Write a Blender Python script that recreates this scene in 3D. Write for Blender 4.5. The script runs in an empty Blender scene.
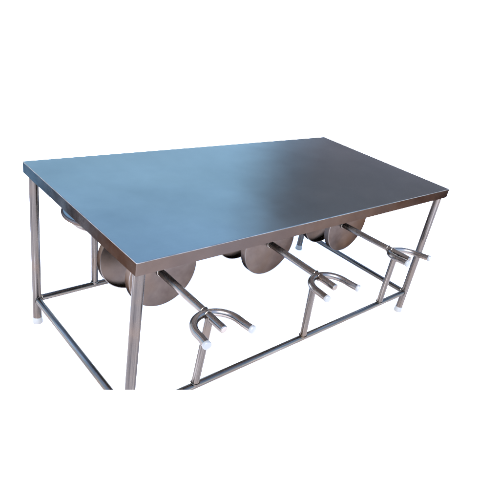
import bpy, bmesh, math, random
from mathutils import Vector, Matrix, Quaternion

S = bpy.context.scene
C = S.collection
random.seed(4)

# ---------------------------------------------------------------- dimensions
L, W, H = 1.80, 0.865, 0.76        # table length, depth, height
AP = 0.045                         # depth of the folded edge
INS = 0.030                        # leg axis inset from the edge
RZ = 0.128                         # height of the low rails
LEG_R, RAIL_R, ARM_R, HOOK_R = 0.0185, 0.0142, 0.0155, 0.0148

# ---------------------------------------------------------------- materials
def new_mat(name):
    m = bpy.data.materials.new(name); m.use_nodes = True
    nt = m.node_tree; b = nt.nodes['Principled BSDF']
    return m, nt, b

def N(nt, t, **kw):
    n = nt.nodes.new(t)
    for k, v in kw.items():
        if k.startswith('_'): setattr(n, k[1:], v)
        else: n.inputs[k.replace('__', ' ')].default_value = v
    return n

def ramp(nt, fac, stops):
    r = nt.nodes.new('ShaderNodeValToRGB')
    e = r.color_ramp.elements
    while len(e) < len(stops): e.new(0.5)
    for i, (p, c) in enumerate(stops):
        e[i].position = p; e[i].color = (*c, 1) if len(c) == 3 else c
    nt.links.new(fac, r.inputs['Fac']); return r

def g(v): return (v, v, v)

def steel(name, dark, light, rough, scale, streak=(1, 1, 1), bump=0.06, warm=None, tint=(0.5, 0.5, 0.5)):
    """worn brushed steel: patchy colour, cloudy gloss, fine drawn streaks"""
    m, nt, b = new_mat(name); lk = nt.links
    tc = N(nt, 'ShaderNodeTexCoord')
    n1 = N(nt, 'ShaderNodeTexNoise', Scale=scale, Detail=6, Roughness=0.6)
    lk.new(tc.outputs['Object'], n1.inputs['Vector'])
    c = ramp(nt, n1.outputs['Fac'], [(0.30, dark), (0.70, light)])
    col = c.outputs['Color']
    if warm:
        n3 = N(nt, 'ShaderNodeTexNoise', Scale=scale * 0.35, Detail=3)
        lk.new(tc.outputs['Object'], n3.inputs['Vector'])
        f = ramp(nt, n3.outputs['Fac'], [(0.42, g(0)), (0.66, g(1))])
        mx = nt.nodes.new('ShaderNodeMix'); mx.data_type = 'RGBA'
        lk.new(f.outputs['Color'], mx.inputs['Factor'])
        lk.new(col, mx.inputs[6]); mx.inputs[7].default_value = (*warm, 1)
        col = mx.outputs[2]
    lk.new(col, b.inputs['Base Color'])
    n2 = N(nt, 'ShaderNodeTexNoise', Scale=scale * 2.3, Detail=8, Roughness=0.7)
    lk.new(tc.outputs['Object'], n2.inputs['Vector'])
    r = ramp(nt, n2.outputs['Fac'], [(0.25, g(rough * 0.75)), (0.75, g(rough * 1.3))])
    lk.new(r.outputs['Color'], b.inputs['Roughness'])
    mp = N(nt, 'ShaderNodeMapping'); mp.inputs['Scale'].default_value = streak
    lk.new(tc.outputs['Object'], mp.inputs['Vector'])
    n4 = N(nt, 'ShaderNodeTexNoise', Scale=160, Detail=3)
    lk.new(mp.outputs['Vector'], n4.inputs['Vector'])
    bp = N(nt, 'ShaderNodeBump', Strength=bump, Distance=0.002)
    lk.new(n4.outputs['Fac'], bp.inputs['Height'])
    lk.new(bp.outputs['Normal'], b.inputs['Normal'])
    b.inputs['Metallic'].default_value = 1.0
    b.inputs['Specular Tint'].default_value = (*tint, 1)
    return m

M_top = steel('sheet_steel', (0.100, 0.110, 0.098), (0.122, 0.132, 0.117), 0.10, 3.6, (0.05, 1, 1), 0.03, tint=(0.5, 0.5, 0.5))
nt = M_top.node_tree; b = nt.nodes['Principled BSDF']        # the sheet is not quite flat
tc = N(nt, 'ShaderNodeTexCoord'); nw = N(nt, 'ShaderNodeTexNoise', Scale=2.6, Detail=2)
nt.links.new(tc.outputs['Object'], nw.inputs['Vector'])
bw = N(nt, 'ShaderNodeBump', Strength=1.0, Distance=0.0028); nt.links.new(nw.outputs['Fac'], bw.inputs['Height'])
nt.links.new(b.inputs['Normal'].links[0].from_socket, bw.inputs['Normal']); nt.links.new(bw.outputs['Normal'], b.inputs['Normal'])
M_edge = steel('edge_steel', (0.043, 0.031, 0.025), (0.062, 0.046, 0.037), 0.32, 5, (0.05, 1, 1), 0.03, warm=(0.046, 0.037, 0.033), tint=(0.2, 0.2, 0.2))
def tube_steel(k=1.0):
    """polished tube: reflection streaks painted in lengthwise, patches of brown tarnish, smudged gloss"""
    m, nt, b = new_mat('tube_steel' if k == 1 else 'arm_highlight_steel'); lk = nt.links
    uv = N(nt, 'ShaderNodeTexCoord'); oi = nt.nodes.new('ShaderNodeObjectInfo')
    sp = N(nt, 'ShaderNodeSeparateXYZ'); lk.new(uv.outputs['UV'], sp.inputs[0])
    a = N(nt, 'ShaderNodeMath', _operation='MULTIPLY'); lk.new(sp.outputs['X'], a.inputs[0]); a.inputs[1].default_value = 2 * math.pi
    cs = N(nt, 'ShaderNodeMath', _operation='COSINE'); sn = N(nt, 'ShaderNodeMath', _operation='SINE')
    lk.new(a.outputs[0], cs.inputs[0]); lk.new(a.outputs[0], sn.inputs[0])
    z = N(nt, 'ShaderNodeMath', _operation='MULTIPLY_ADD'); lk.new(oi.outputs['Random'], z.inputs[0]); z.inputs[1].default_value = 37; lk.new(sp.outputs['Y'], z.inputs[2])
    cb = N(nt, 'ShaderNodeCombineXYZ'); lk.new(cs.outputs[0], cb.inputs[0]); lk.new(sn.outputs[0], cb.inputs[1]); lk.new(z.outputs[0], cb.inputs[2])
    n1 = N(nt, 'ShaderNodeTexNoise', Scale=1.7, Detail=5, Roughness=0.6); lk.new(cb.outputs[0], n1.inputs['Vector'])
    c = ramp(nt, n1.outputs['Fac'], [(0.30, (0.026, 0.0235, 0.0225)), (0.46, (0.052, 0.045, 0.040)), (0.58, (0.073, 0.063, 0.054)), (0.72, (0.165, 0.150, 0.136))])  # light and dark streaks along the tube, painted in place of reflections
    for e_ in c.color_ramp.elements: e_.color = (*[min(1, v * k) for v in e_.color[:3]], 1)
    n3 = N(nt, 'ShaderNodeTexNoise', Scale=7, Detail=4); lk.new(uv.outputs['Object'], n3.inputs['Vector'])
    f = ramp(nt, n3.outputs['Fac'], [(0.48, g(0)), (0.66, g(0.7))])
    mx = nt.nodes.new('ShaderNodeMix'); mx.data_type = 'RGBA'
    lk.new(f.outputs['Color'], mx.inputs['Factor']); lk.new(c.outputs['Color'], mx.inputs[6]); mx.inputs[7].default_value = (0.080, 0.060, 0.046, 1)
    lk.new(mx.outputs[2], b.inputs['Base Color'])
    n2 = N(nt, 'ShaderNodeTexNoise', Scale=40, Detail=6, Roughness=0.7); lk.new(uv.outputs['Object'], n2.inputs['Vector'])
    r_ = ramp(nt, n2.outputs['Fac'], [(0.3, g(0.18)), (0.75, g(0.34))]); lk.new(r_.outputs['Color'], b.inputs['Roughness'])
    b.inputs['Metallic'].default_value = 1; b.inputs['Specular Tint'].default_value = (0.6, 0.6, 0.6, 1)
    return m
M_tube = tube_steel()
M_arm = tube_steel(2.1)  # same steel lightened, stands in for the highlight the arms don't catch
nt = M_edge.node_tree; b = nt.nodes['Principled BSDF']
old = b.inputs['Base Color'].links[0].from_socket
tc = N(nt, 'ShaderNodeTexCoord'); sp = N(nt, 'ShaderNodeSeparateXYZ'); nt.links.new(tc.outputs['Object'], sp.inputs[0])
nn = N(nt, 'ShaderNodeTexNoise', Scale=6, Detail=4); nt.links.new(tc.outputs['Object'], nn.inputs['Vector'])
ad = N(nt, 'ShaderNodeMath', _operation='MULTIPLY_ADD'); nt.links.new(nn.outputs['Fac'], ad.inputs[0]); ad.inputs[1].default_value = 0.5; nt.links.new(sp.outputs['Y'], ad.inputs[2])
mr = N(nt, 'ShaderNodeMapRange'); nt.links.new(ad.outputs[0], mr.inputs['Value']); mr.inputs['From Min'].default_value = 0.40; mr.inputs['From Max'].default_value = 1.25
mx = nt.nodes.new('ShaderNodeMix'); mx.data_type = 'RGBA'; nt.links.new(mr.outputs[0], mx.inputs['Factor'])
nt.links.new(old, mx.inputs[6]); mx.inputs[7].default_value = (0.085, 0.112, 0.128, 1); nt.links.new(mx.outputs[2], b.inputs['Base Color'])  # edge turns blue-grey towards the back: reflected sky painted into its colour
M_seat = steel('seat_steel', (0.050, 0.039, 0.034), (0.078, 0.063, 0.055), 0.34, 11, (1, 1, 1), 0.05, warm=(0.080, 0.058, 0.044), tint=(0.2, 0.2, 0.2))

M_cap, nt, b = new_mat('white_plastic')
n = N(nt, 'ShaderNodeTexNoise', Scale=90, Detail=4)
c = ramp(nt, n.outputs['Fac'], [(0.3, (0.062, 0.061, 0.060)), (0.6, (0.088, 0.087, 0.085))])
nt.links.new(c.outputs['Color'], b.inputs['Base Color']); b.inputs['Roughness'].default_value = 0.45

M_floor, nt, b = new_mat('white_ground')
n = N(nt, 'ShaderNodeTexNoise', Scale=3, Detail=4)
c = ramp(nt, n.outputs['Fac'], [(0.3, (0.94, 0.88, 0.86)), (0.7, (0.95, 0.89, 0.87))])
nt.links.new(c.outputs['Color'], b.inputs['Base Color']); b.inputs['Roughness'].default_value = 0.9
b.inputs['Specular IOR Level'].default_value = 0.1

# ---------------------------------------------------------------- mesh helpers
def sweep(bm, pts, rad, seg=28, cap=0.0022, bead=()):
    """a round tube along pts with softly rounded closed ends"""
    pts = [Vector(p) for p in pts]
    # rounded ends
    d0 = (pts[1] - pts[0]).normalized(); d1 = (pts[-1] - pts[-2]).normalized()
    st = [(pts[0], rad - cap), (pts[0] + d0 * cap, rad)] + [(p, rad) for p in pts[1:-1]] + [(pts[-1] - d1 * cap, rad), (pts[-1], rad - cap)]
    P = [s[0] for s in st]
    T = []
    for i in range(len(P)):
        a = P[max(0, i - 1)]; b_ = P[min(len(P) - 1, i + 1)]
        T.append((b_ - a).normalized())
    up = Vector((0, 0, 1)) if abs(T[0].z) < 0.9 else Vector((1, 0, 0))
    nrm = T[0].cross(up).normalized()
    rings = []; uvl = bm.loops.layers.uv.verify()
    acc = [0.0]
    for a, b_ in zip(P, P[1:]): acc.append(acc[-1] + (b_ - a).length)
    for i, (p, r) in enumerate(st):
        if i: nrm = (T[i - 1].rotation_difference(T[i]) @ nrm).normalized()
        bn = T[i].cross(nrm)
        rings.append([bm.verts.new(p + (nrm * math.cos(a) + bn * math.sin(a)) * r) for a in [2 * math.pi * k / seg for k in range(seg)]])
    for i, (A, B) in enumerate(zip(rings, rings[1:])):
        for k in range(seg):
            f = bm.faces.new((A[k], A[(k + 1) % seg], B[(k + 1) % seg], B[k])); f.smooth = True
            for lp, uv in zip(f.loops, ((k, i), (k + 1, i), (k + 1, i + 1), (k, i + 1))): lp[uvl].uv = (uv[0] / seg, acc[uv[1]])
    bm.faces.new(rings[0][::-1]); bm.faces.new(rings[-1])

def weld(bm, c, axis, r, t=0.0035, seg=40):
    """an uneven weld bead: a lumpy torus round axis"""
    c = Vector(c); ax = Vector(axis).normalized()
    q = Vector((0, 0, 1)).rotation_difference(ax)
    rings = []
    for k in range(seg):
        a = 2 * math.pi * k / seg
        rr = r + random.uniform(-.0006, .0006); tt = t * random.uniform(0.7, 1.2)
        ring = []
        for j in range(8):
            b_ = 2 * math.pi * j / 8
            ring.append(bm.verts.new(c + q @ Vector(((rr + tt * math.cos(b_)) * math.cos(a), (rr + tt * math.cos(b_)) * math.sin(a), tt * 0.8 * math.sin(b_)))))
        rings.append(ring)
    for k in range(seg):
        A, B = rings[k], rings[(k + 1) % seg]
        for j in range(8):
            f = bm.faces.new((A[j], B[j], B[(j + 1) % 8], A[(j + 1) % 8])); f.smooth = True

def lathe(bm, prof, seg=96):
    """revolve (r, z) pairs round z; r = 0 ends close"""
    rings = []
    for r, z in prof:
        if r < 1e-6: rings.append([bm.verts.new((0, 0, z))])
        else: rings.append([bm.verts.new((r * math.cos(2 * math.pi * k / seg), r * math.sin(2 * math.pi * k / seg), z)) for k in range(seg)])
    for A, B in zip(rings, rings[1:]):
        for k in range(seg):
            k2 = (k + 1) % seg
            if len(A) == 1: f = bm.faces.new((A[0], B[k2], B[k]))
            elif len(B) == 1: f = bm.faces.new((A[k], A[k2], B[0]))
            else: f = bm.faces.new((A[k], A[k2], B[k2], B[k]))
            f.smooth = True

def cut_at_frame(bm):
    """the photograph shows nothing of the frame below this plane: end the tubes there"""
    bmesh.ops.recalc_face_normals(bm, faces=bm.faces)
    r = bmesh.ops.bisect_plane(bm, geom=bm.verts[:] + bm.edges[:] + bm.faces[:], plane_co=CUT_CO, plane_no=CUT_NO, clear_inner=False, clear_outer=True)
    ed = [e for e in r['geom_cut'] if isinstance(e, bmesh.types.BMEdge)]
    bmesh.ops.holes_fill(bm, edges=ed, sides=0)

def link(name, bm, mat, parent=None, M=None, angle=40):
    if M is not None: bm.transform(M)
    bmesh.ops.recalc_face_normals(bm, faces=bm.faces)
    me = bpy.data.meshes.new(name); bm.to_mesh(me); bm.free()
    me.materials.append(mat)
    try: me.set_sharp_from_angle(angle=math.radians(angle))
    except Exception: pass
    o = bpy.data.objects.new(name, me); C.objects.link(o)
    if parent: o.parent = parent
    return o

CUT_CO = Vector((-0.69227, -1.09750, 1.51221))
CUT_NO = Vector((-0.35444, -0.58987, -0.72555))

# ---------------------------------------------------------------- the setting
bm = bmesh.new()
R0 = 400
bmesh.ops.create_grid(bm, x_segments=8, y_segments=8, size=R0)
fl = link('ground', bm, M_floor); fl['kind'] = 'structure'

# ---------------------------------------------------------------- the table
T = bpy.data.objects.new('canteen_table', None); C.objects.link(T)
T.empty_display_size = 0.2
T['label'] = 'long stainless steel canteen table with round stool seats folded under its top'
T['category'] = 'table'

# tabletop: a sheet folded down on four sides, open beneath
bm = bmesh.new()
bmesh.ops.create_cube(bm, size=1, matrix=Matrix.Translation((L / 2, W / 2, H - AP / 2)) @ Matrix.Diagonal((L, W, AP, 1)))
bmesh.ops.bevel(bm, geom=[e for e in bm.edges if max(v.co.z for v in e.verts) > H - 0.01], offset=0.0028, segments=3, affect='EDGES', profile=0.5)
for f in bm.faces: f.smooth = f.calc_area() < 0.02 and min(v.co.z for v in f.verts) > H - 0.01
# hollow: inset the underside
und = [f for f in bm.faces if f.normal.z < -0.9][0]
r = bmesh.ops.inset_individual(bm, faces=[und], thickness=0.014)
r2 = bmesh.ops.extrude_discrete_faces(bm, faces=[und])
for f in r2['faces']:
    for v in f.verts: v.co.z = H - 0.004
bmesh.ops.recalc_face_normals(bm, faces=bm.faces)
me_top = bpy.data.meshes.new('tabletop')
for f in bm.faces:
    zc = f.calc_center_median().z
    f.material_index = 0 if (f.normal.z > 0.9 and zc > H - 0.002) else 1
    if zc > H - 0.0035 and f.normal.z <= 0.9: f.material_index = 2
    if f.normal.z < -0.9 and f.calc_area() > 0.5: f.material_index = 3
bm.to_mesh(me_top); bm.free()

M_rim = steel('rim_highlight_steel', (0.075, 0.066, 0.060), (0.17, 0.15, 0.135), 0.34, 18, (1, 1, 1), 0.04)  # lighter steel, an edge highlight painted into the lip and seat rims
M_under = steel('underside_steel', (0.42, 0.37, 0.33), (0.52, 0.47, 0.43), 0.45, 4, tint=(0.6, 0.6, 0.6))
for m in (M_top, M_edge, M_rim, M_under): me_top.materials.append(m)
me_top.set_sharp_from_angle(angle=math.radians(50))
for p in me_top.polygons:
    if p.area > 0.02: p.use_smooth = False      # flat sheet, rounded lip
top = bpy.data.objects.new('tabletop', me_top); C.objects.link(top); top.parent = T

def foot_bm():
    b_ = bmesh.new()
    lathe(b_, [(0, 0.0), (0.0195, 0.0), (0.0225, 0.003), (0.0225, 0.013), (0.0205, 0.018), (0.0202, 0.030), (0.0185, 0.032), (0, 0.032)], 40)
    return b_

corners = {'near': (INS, INS), 'right': (L - INS, INS), 'far': (L - INS, W - INS), 'left': (INS, W - INS)}
foot_src = None
for k, (x, y) in corners.items():
    bm = bmesh.new()
    sweep(bm, [(x, y, 0.006), (x, y, 0.4), (x, y, H - 0.006)], LEG_R, 36, 0.001)
    weld(bm, (x, y, H - AP + 0.001), (0, 0, 1), LEG_R + 0.001, 0.0025)
    if k == 'near': cut_at_frame(bm)
    lg = link('leg', bm, M_tube, T)
    if k == 'near': continue
    if foot_src is None:
        ft = foot_src = link('foot_cap', foot_bm(), M_cap)
    else:
        ft = foot_src.copy(); C.objects.link(ft)
    ft.parent = lg; ft.location = (x, y, 0)

def rail(p, q, cut=False):
    p, q = Vector(p), Vector(q); d = (q - p).normalized()
    b_ = bmesh.new()
    n_ = 6
    sweep(b_, [p + (q - p) * i / n_ for i in range(n_ + 1)], RAIL_R, 32, 0.001)
    for c_ in (p + d * (LEG_R + 0.001), q - d * (LEG_R + 0.001)): weld(b_, c_, d, RAIL_R + 0.0005, 0.0028)
    if cut: cut_at_frame(b_)
    return link('rail', b_, M_tube, T)
cn = {k: (x, y, RZ) for k, (x, y) in corners.items()}
rail(cn['near'], cn['right'], True)
rail(cn['left'], cn['far'])
rail(cn['left'], cn['near'], True)
rail(cn['far'], cn['right'])

# ---------------------------------------------------------------- folded stools
AZ = 0.440
SEAT_R, SEAT_T = 0.160, 0.032
seat_me = None

def stool(ax, post_base, post_top, hook_c, hook_roll, hook_pitch, seat_c, side=1, yd=0.37, arm_end=-0.055, az=AZ, prong=0.055, hook_yaw=0, syd=None):
    """side = 1: front of the table (y small); -1: back (mirrored in y). coordinates given for the front side"""
    global seat_me
    def my(p): return Vector((p[0], p[1] if side == 1 else W - p[1], p[2]))
    # arm
    b_ = bmesh.new()
    p, q = my((ax[0], yd, az)), my((ax[1], arm_end, az))
    sweep(b_, [p, p.lerp(q, .3), p.lerp(q, .6), q], ARM_R, 32, 0.003)
    weld(b_, p + (q - p).normalized() * 0.003, (q - p), ARM_R + 0.001, 0.004)
    arm = link('support_arm', b_, M_arm, T)
    # seat disc: flat face outward, turned-down rim behind
    b_ = bmesh.new()
    Rr, t = SEAT_R, SEAT_T
    lathe(b_, [(0, 0), (Rr - 0.006, 0), (Rr - 0.0022, -0.0009), (Rr - 0.0006, -0.003), (Rr, -0.006), (Rr, -t), (Rr - 0.003, -t), (Rr - 0.003, -0.006), (0, -0.005)], 112)
    Mx = Matrix.Translation(my(seat_c)) @ Matrix.Rotation(math.radians(90 * side), 4, 'X')
    for f in b_.faces:
        zc = f.calc_center_median().z; rc = f.calc_center_median().xy.length
        if zc < -t + 1e-4 or (rc > Rr - 0.004 and zc > -0.002): f.material_index = 1  # rim faces get the painted highlight
    seat = link('seat_disc', b_, M_seat, arm, Mx, 30); seat.data.materials.append(M_rim)
    # cradle: a horseshoe of tube open outward
    b_ = bmesh.new()
    rr = 0.0915; pts = []
    pl, pr = prong, prong + 0.009
    for t_ in (1, .66, .33, 0): pts.append(Vector((-rr - 0.006 * t_ ** 1.5, -pl * t_, 0)))
    for i in range(1, 24):
        a = math.pi - math.pi * i / 24
        pts.append(Vector((rr * math.cos(a), rr * math.sin(a), 0)))
    for t_ in (0, .33, .66, 1): pts.append(Vector((rr + 0.006 * t_ ** 1.5, -pr * t_, 0)))
    Rm = Matrix.Rotation(math.radians(hook_yaw), 4, 'Z') @ Matrix.Rotation(math.radians(hook_roll), 4, 'Y') @ Matrix.Rotation(math.radians(hook_pitch), 4, 'X')
    pts = [my(Vector(hook_c) + (Rm @ p_)) for p_ in pts]
    sweep(b_, pts, HOOK_R, 28, 0.001)
    # welds where the arm crosses the bend
    for dy_ in (-HOOK_R * 0.9, HOOK_R * 0.9):
        yy = hook_c[1] + rr + dy_
        xx = ax[0] + (ax[1] - ax[0]) * (yd - yy) / (yd - arm_end)
        weld(b_, my((xx, yy, az)), (0, 1, 0), ARM_R + 0.0008, 0.003)
    cr = link('cradle', b_, M_arm, T)
    for a, b2 in ((pts[0], pts[1]), (pts[-1], pts[-2])):
        d = (a - b2).normalized()
        e = bmesh.new()
        lathe(e, [(0, -0.004), (HOOK_R + 0.0012, -0.004), (HOOK_R + 0.0018, 0.0), (HOOK_R + 0.0018, 0.004), (HOOK_R, 0.0075), (HOOK_R - 0.005, 0.009), (0, 0.0095)], 32)
        link('end_cap', e, M_cap, cr, Matrix.Translation(a) @ Vector((0, 0, 1)).rotation_difference(d).to_matrix().to_4x4())
    # post
    b_ = bmesh.new()
    p, q = my(post_base), my(post_top)
    sweep(b_, [p, p.lerp(q, .5), q], ARM_R, 32, 0.001)
    d = (q - p).normalized()
    weld(b_, p + d * (RAIL_R + 0.002), d, ARM_R + 0.0006, 0.003)
    link('support_post', b_, M_tube, T)

#      arm x (inner, outer)   post base            post top             cradle centre       roll yaw  seat centre
stool((0.347, 0.336), (0.314, INS, RZ), (0.335, 0.028, AZ + 0.004), (0.330, -0.036, AZ), 0, 0, (0.366, 0.37, 0.432))
stool((0.957, 0.944), (0.924, INS, RZ), (0.864, 0.000, AZ - 0.006), (0.940, -0.040, AZ), 0, 0, (0.964, 0.37, 0.432))
stool((1.512, 1.520), (1.523, INS, RZ), (1.476, 0.004, AZ - 0.006), (1.544, -0.030, AZ), 4, -6, (1.562, 0.37, 0.430))
stool((0.350, 0.330), (0.304, INS, RZ), (0.304, 0.012, AZ - 0.014), (0.335, -0.040, AZ - 0.012), 0, 0, (0.338, 0.28, 0.425), side=-1, prong=0.058, yd=0.28)
stool((0.935, 0.930), (0.920, INS, RZ), (0.920, 0.012, AZ - 0.004), (0.930, -0.036, AZ), 0, 0, (0.940, 0.28, 0.428), side=-1, yd=0.28)
stool((1.500, 1.500), (1.500, INS, RZ), (1.500, 0.012, AZ - 0.004), (1.500, -0.036, AZ), 0, 0, (1.520, 0.33, 0.428), side=-1, yd=0.33)

# at the far left one round plate lies open, level on its cradle
b_ = bmesh.new()
lathe(b_, [(0, 0.0), (0.128, 0.0), (0.134, -0.0012), (0.1375, -0.005), (0.138, -0.010), (0.1355, -0.016), (0.130, -0.018), (0, -0.018)], 96)
for f in b_.faces:
    f.material_index = 0 if (f.calc_center_median().z > -0.001 and f.calc_center_median().xy.length < 0.129) else 1
pl = link('seat_plate', b_, M_top, T, Matrix.Translation((0.334, W + 0.075, AZ + 0.022)) @ Matrix.Rotation(math.radians(3), 4, 'X'), 30)
pl.data.materials.append(M_seat)

# ---------------------------------------------------------------- sky and sun
SUN_EL, SUN_AZ = 52, -140           # azimuth measured from +x towards +y
w = bpy.data.worlds.new('World'); S.world = w; w.use_nodes = True
nt = w.node_tree; lk = nt.links
bg = nt.nodes['Background']; bg.inputs['Strength'].default_value = 0.15
sky = N(nt, 'ShaderNodeTexSky', _sky_type='NISHITA')
sky.sun_disc = False; sky.sun_elevation = math.radians(SUN_EL); sky.sun_rotation = math.radians(90 - SUN_AZ)
sky.dust_density = 0.6; sky.ozone_density = 1.2
# invented brown-grey bank above the right horizon, added to darken the tabletop's reflection
tc = N(nt, 'ShaderNodeTexCoord')
nz = N(nt, 'ShaderNodeTexNoise', Scale=2.2, Detail=5, Roughness=0.55)
lk.new(tc.outputs['Generated'], nz.inputs['Vector'])
sp = N(nt, 'ShaderNodeSeparateXYZ'); lk.new(tc.outputs['Generated'], sp.inputs[0])
at = N(nt, 'ShaderNodeMath', _operation='ARCTAN2'); lk.new(sp.outputs['Y'], at.inputs[0]); lk.new(sp.outputs['X'], at.inputs[1])
nsc = N(nt, 'ShaderNodeMath', _operation='MULTIPLY_ADD'); lk.new(nz.outputs['Fac'], nsc.inputs[0]); nsc.inputs[1].default_value = 0.30; lk.new(at.outputs[0], nsc.inputs[2])
az = N(nt, 'ShaderNodeMapRange', _interpolation_type='SMOOTHSTEP'); lk.new(nsc.outputs[0], az.inputs['Value'])
az.inputs['From Min'].default_value = math.radians(45); az.inputs['From Max'].default_value = math.radians(56)
az.inputs['To Min'].default_value = 1; az.inputs['To Max'].default_value = 0
az2 = N(nt, 'ShaderNodeMapRange', _interpolation_type='SMOOTHSTEP'); lk.new(at.outputs[0], az2.inputs['Value'])
az2.inputs['From Min'].default_value = math.radians(-14); az2.inputs['From Max'].default_value = math.radians(8)
el = N(nt, 'ShaderNodeMapRange', _interpolation_type='SMOOTHSTEP'); lk.new(sp.outputs['Z'], el.inputs['Value'])
el.inputs['From Min'].default_value = 0.085; el.inputs['From Max'].default_value = 0.12
m1 = N(nt, 'ShaderNodeMath', _operation='MULTIPLY'); lk.new(az.outputs[0], m1.inputs[0]); lk.new(az2.outputs[0], m1.inputs[1])
m2 = N(nt, 'ShaderNodeMath', _operation='MULTIPLY'); lk.new(m1.outputs[0], m2.inputs[0])
e2 = N(nt, 'ShaderNodeMapRange', _interpolation_type='SMOOTHSTEP'); lk.new(sp.outputs['Z'], e2.inputs['Value'])
e2.inputs['From Min'].default_value = 0.38; e2.inputs['From Max'].default_value = 0.56
e2.inputs['To Min'].default_value = 1; e2.inputs['To Max'].default_value = 0
e3 = N(nt, 'ShaderNodeMath', _operation='MULTIPLY'); lk.new(el.outputs[0], e3.inputs[0]); lk.new(e2.outputs[0], e3.inputs[1])
lk.new(e3.outputs[0], m2.inputs[1])
cl = ramp(nt, nz.outputs['Fac'], [(0.35, (0.60, 0.65, 0.92)), (0.65, (0.78, 0.72, 0.88))])
mx = nt.nodes.new('ShaderNodeMix'); mx.data_type = 'RGBA'
# even blue band added between horizon and zenith to colour the tabletop's reflection
h1 = N(nt, 'ShaderNodeMapRange', _interpolation_type='SMOOTHSTEP'); lk.new(sp.outputs['Z'], h1.inputs['Value'])
h1.inputs['From Min'].default_value = 0.085; h1.inputs['From Max'].default_value = 0.12
h2 = N(nt, 'ShaderNodeMapRange', _interpolation_type='SMOOTHSTEP'); lk.new(sp.outputs['Z'], h2.inputs['Value'])
h2.inputs['From Min'].default_value = 0.22; h2.inputs['From Max'].default_value = 0.50
h2.inputs['To Min'].default_value = 1; h2.inputs['To Max'].default_value = 0
h3 = N(nt, 'ShaderNodeMath', _operation='MULTIPLY'); lk.new(h1.outputs[0], h3.inputs[0]); lk.new(h2.outputs[0], h3.inputs[1])
hc = ramp(nt, nz.outputs['Fac'], [(0.3, (1.40, 2.30, 3.55)), (0.7, (1.65, 2.55, 3.75))])
mh = nt.nodes.new('ShaderNodeMix'); mh.data_type = 'RGBA'
lk.new(h3.outputs[0], mh.inputs['Factor']); lk.new(sky.outputs[0], mh.inputs[6]); lk.new(hc.outputs[0], mh.inputs[7])
lk.new(m2.outputs[0], mx.inputs['Factor']); lk.new(mh.outputs[2], mx.inputs[6]); lk.new(cl.outputs[0], mx.inputs[7])
lk.new(mx.outputs[2], bg.inputs['Color'])

sl = bpy.data.lights.new('sun', 'SUN'); sl.energy = 1.2; sl.angle = math.radians(10); sl.color = (1, 0.96, 0.91)
so = bpy.data.objects.new('sun', sl); C.objects.link(so)
sd = Vector((math.cos(math.radians(SUN_EL)) * math.cos(math.radians(SUN_AZ)), math.cos(math.radians(SUN_EL)) * math.sin(math.radians(SUN_AZ)), math.sin(math.radians(SUN_EL))))
so.rotation_euler = sd.to_track_quat('Z', 'Y').to_euler()

# ---------------------------------------------------------------- camera
cd = bpy.data.cameras.new('camera'); cam = bpy.data.objects.new('camera', cd); C.objects.link(cam); S.camera = cam
cd.sensor_width = 36; cd.lens = 37.10; cd.clip_start = 0.05; cd.clip_end = 2000
rt, up, bk = Vector((0.742746, -0.648980, 0.164784)), Vector((0.193095, 0.443256, 0.875351)), Vector((-0.641127, -0.618344, 0.454541))
Mc = Matrix((rt, up, bk)).transposed().to_4x4(); Mc.translation = (-0.69227, -1.09750, 1.51221)
cam.matrix_world = Mc

S.view_settings.view_transform = 'Standard'; S.view_settings.look = 'None'
S.view_settings.exposure = 3.35; S.view_settings.gamma = 1
S.render.resolution_x = S.render.resolution_y = 1024
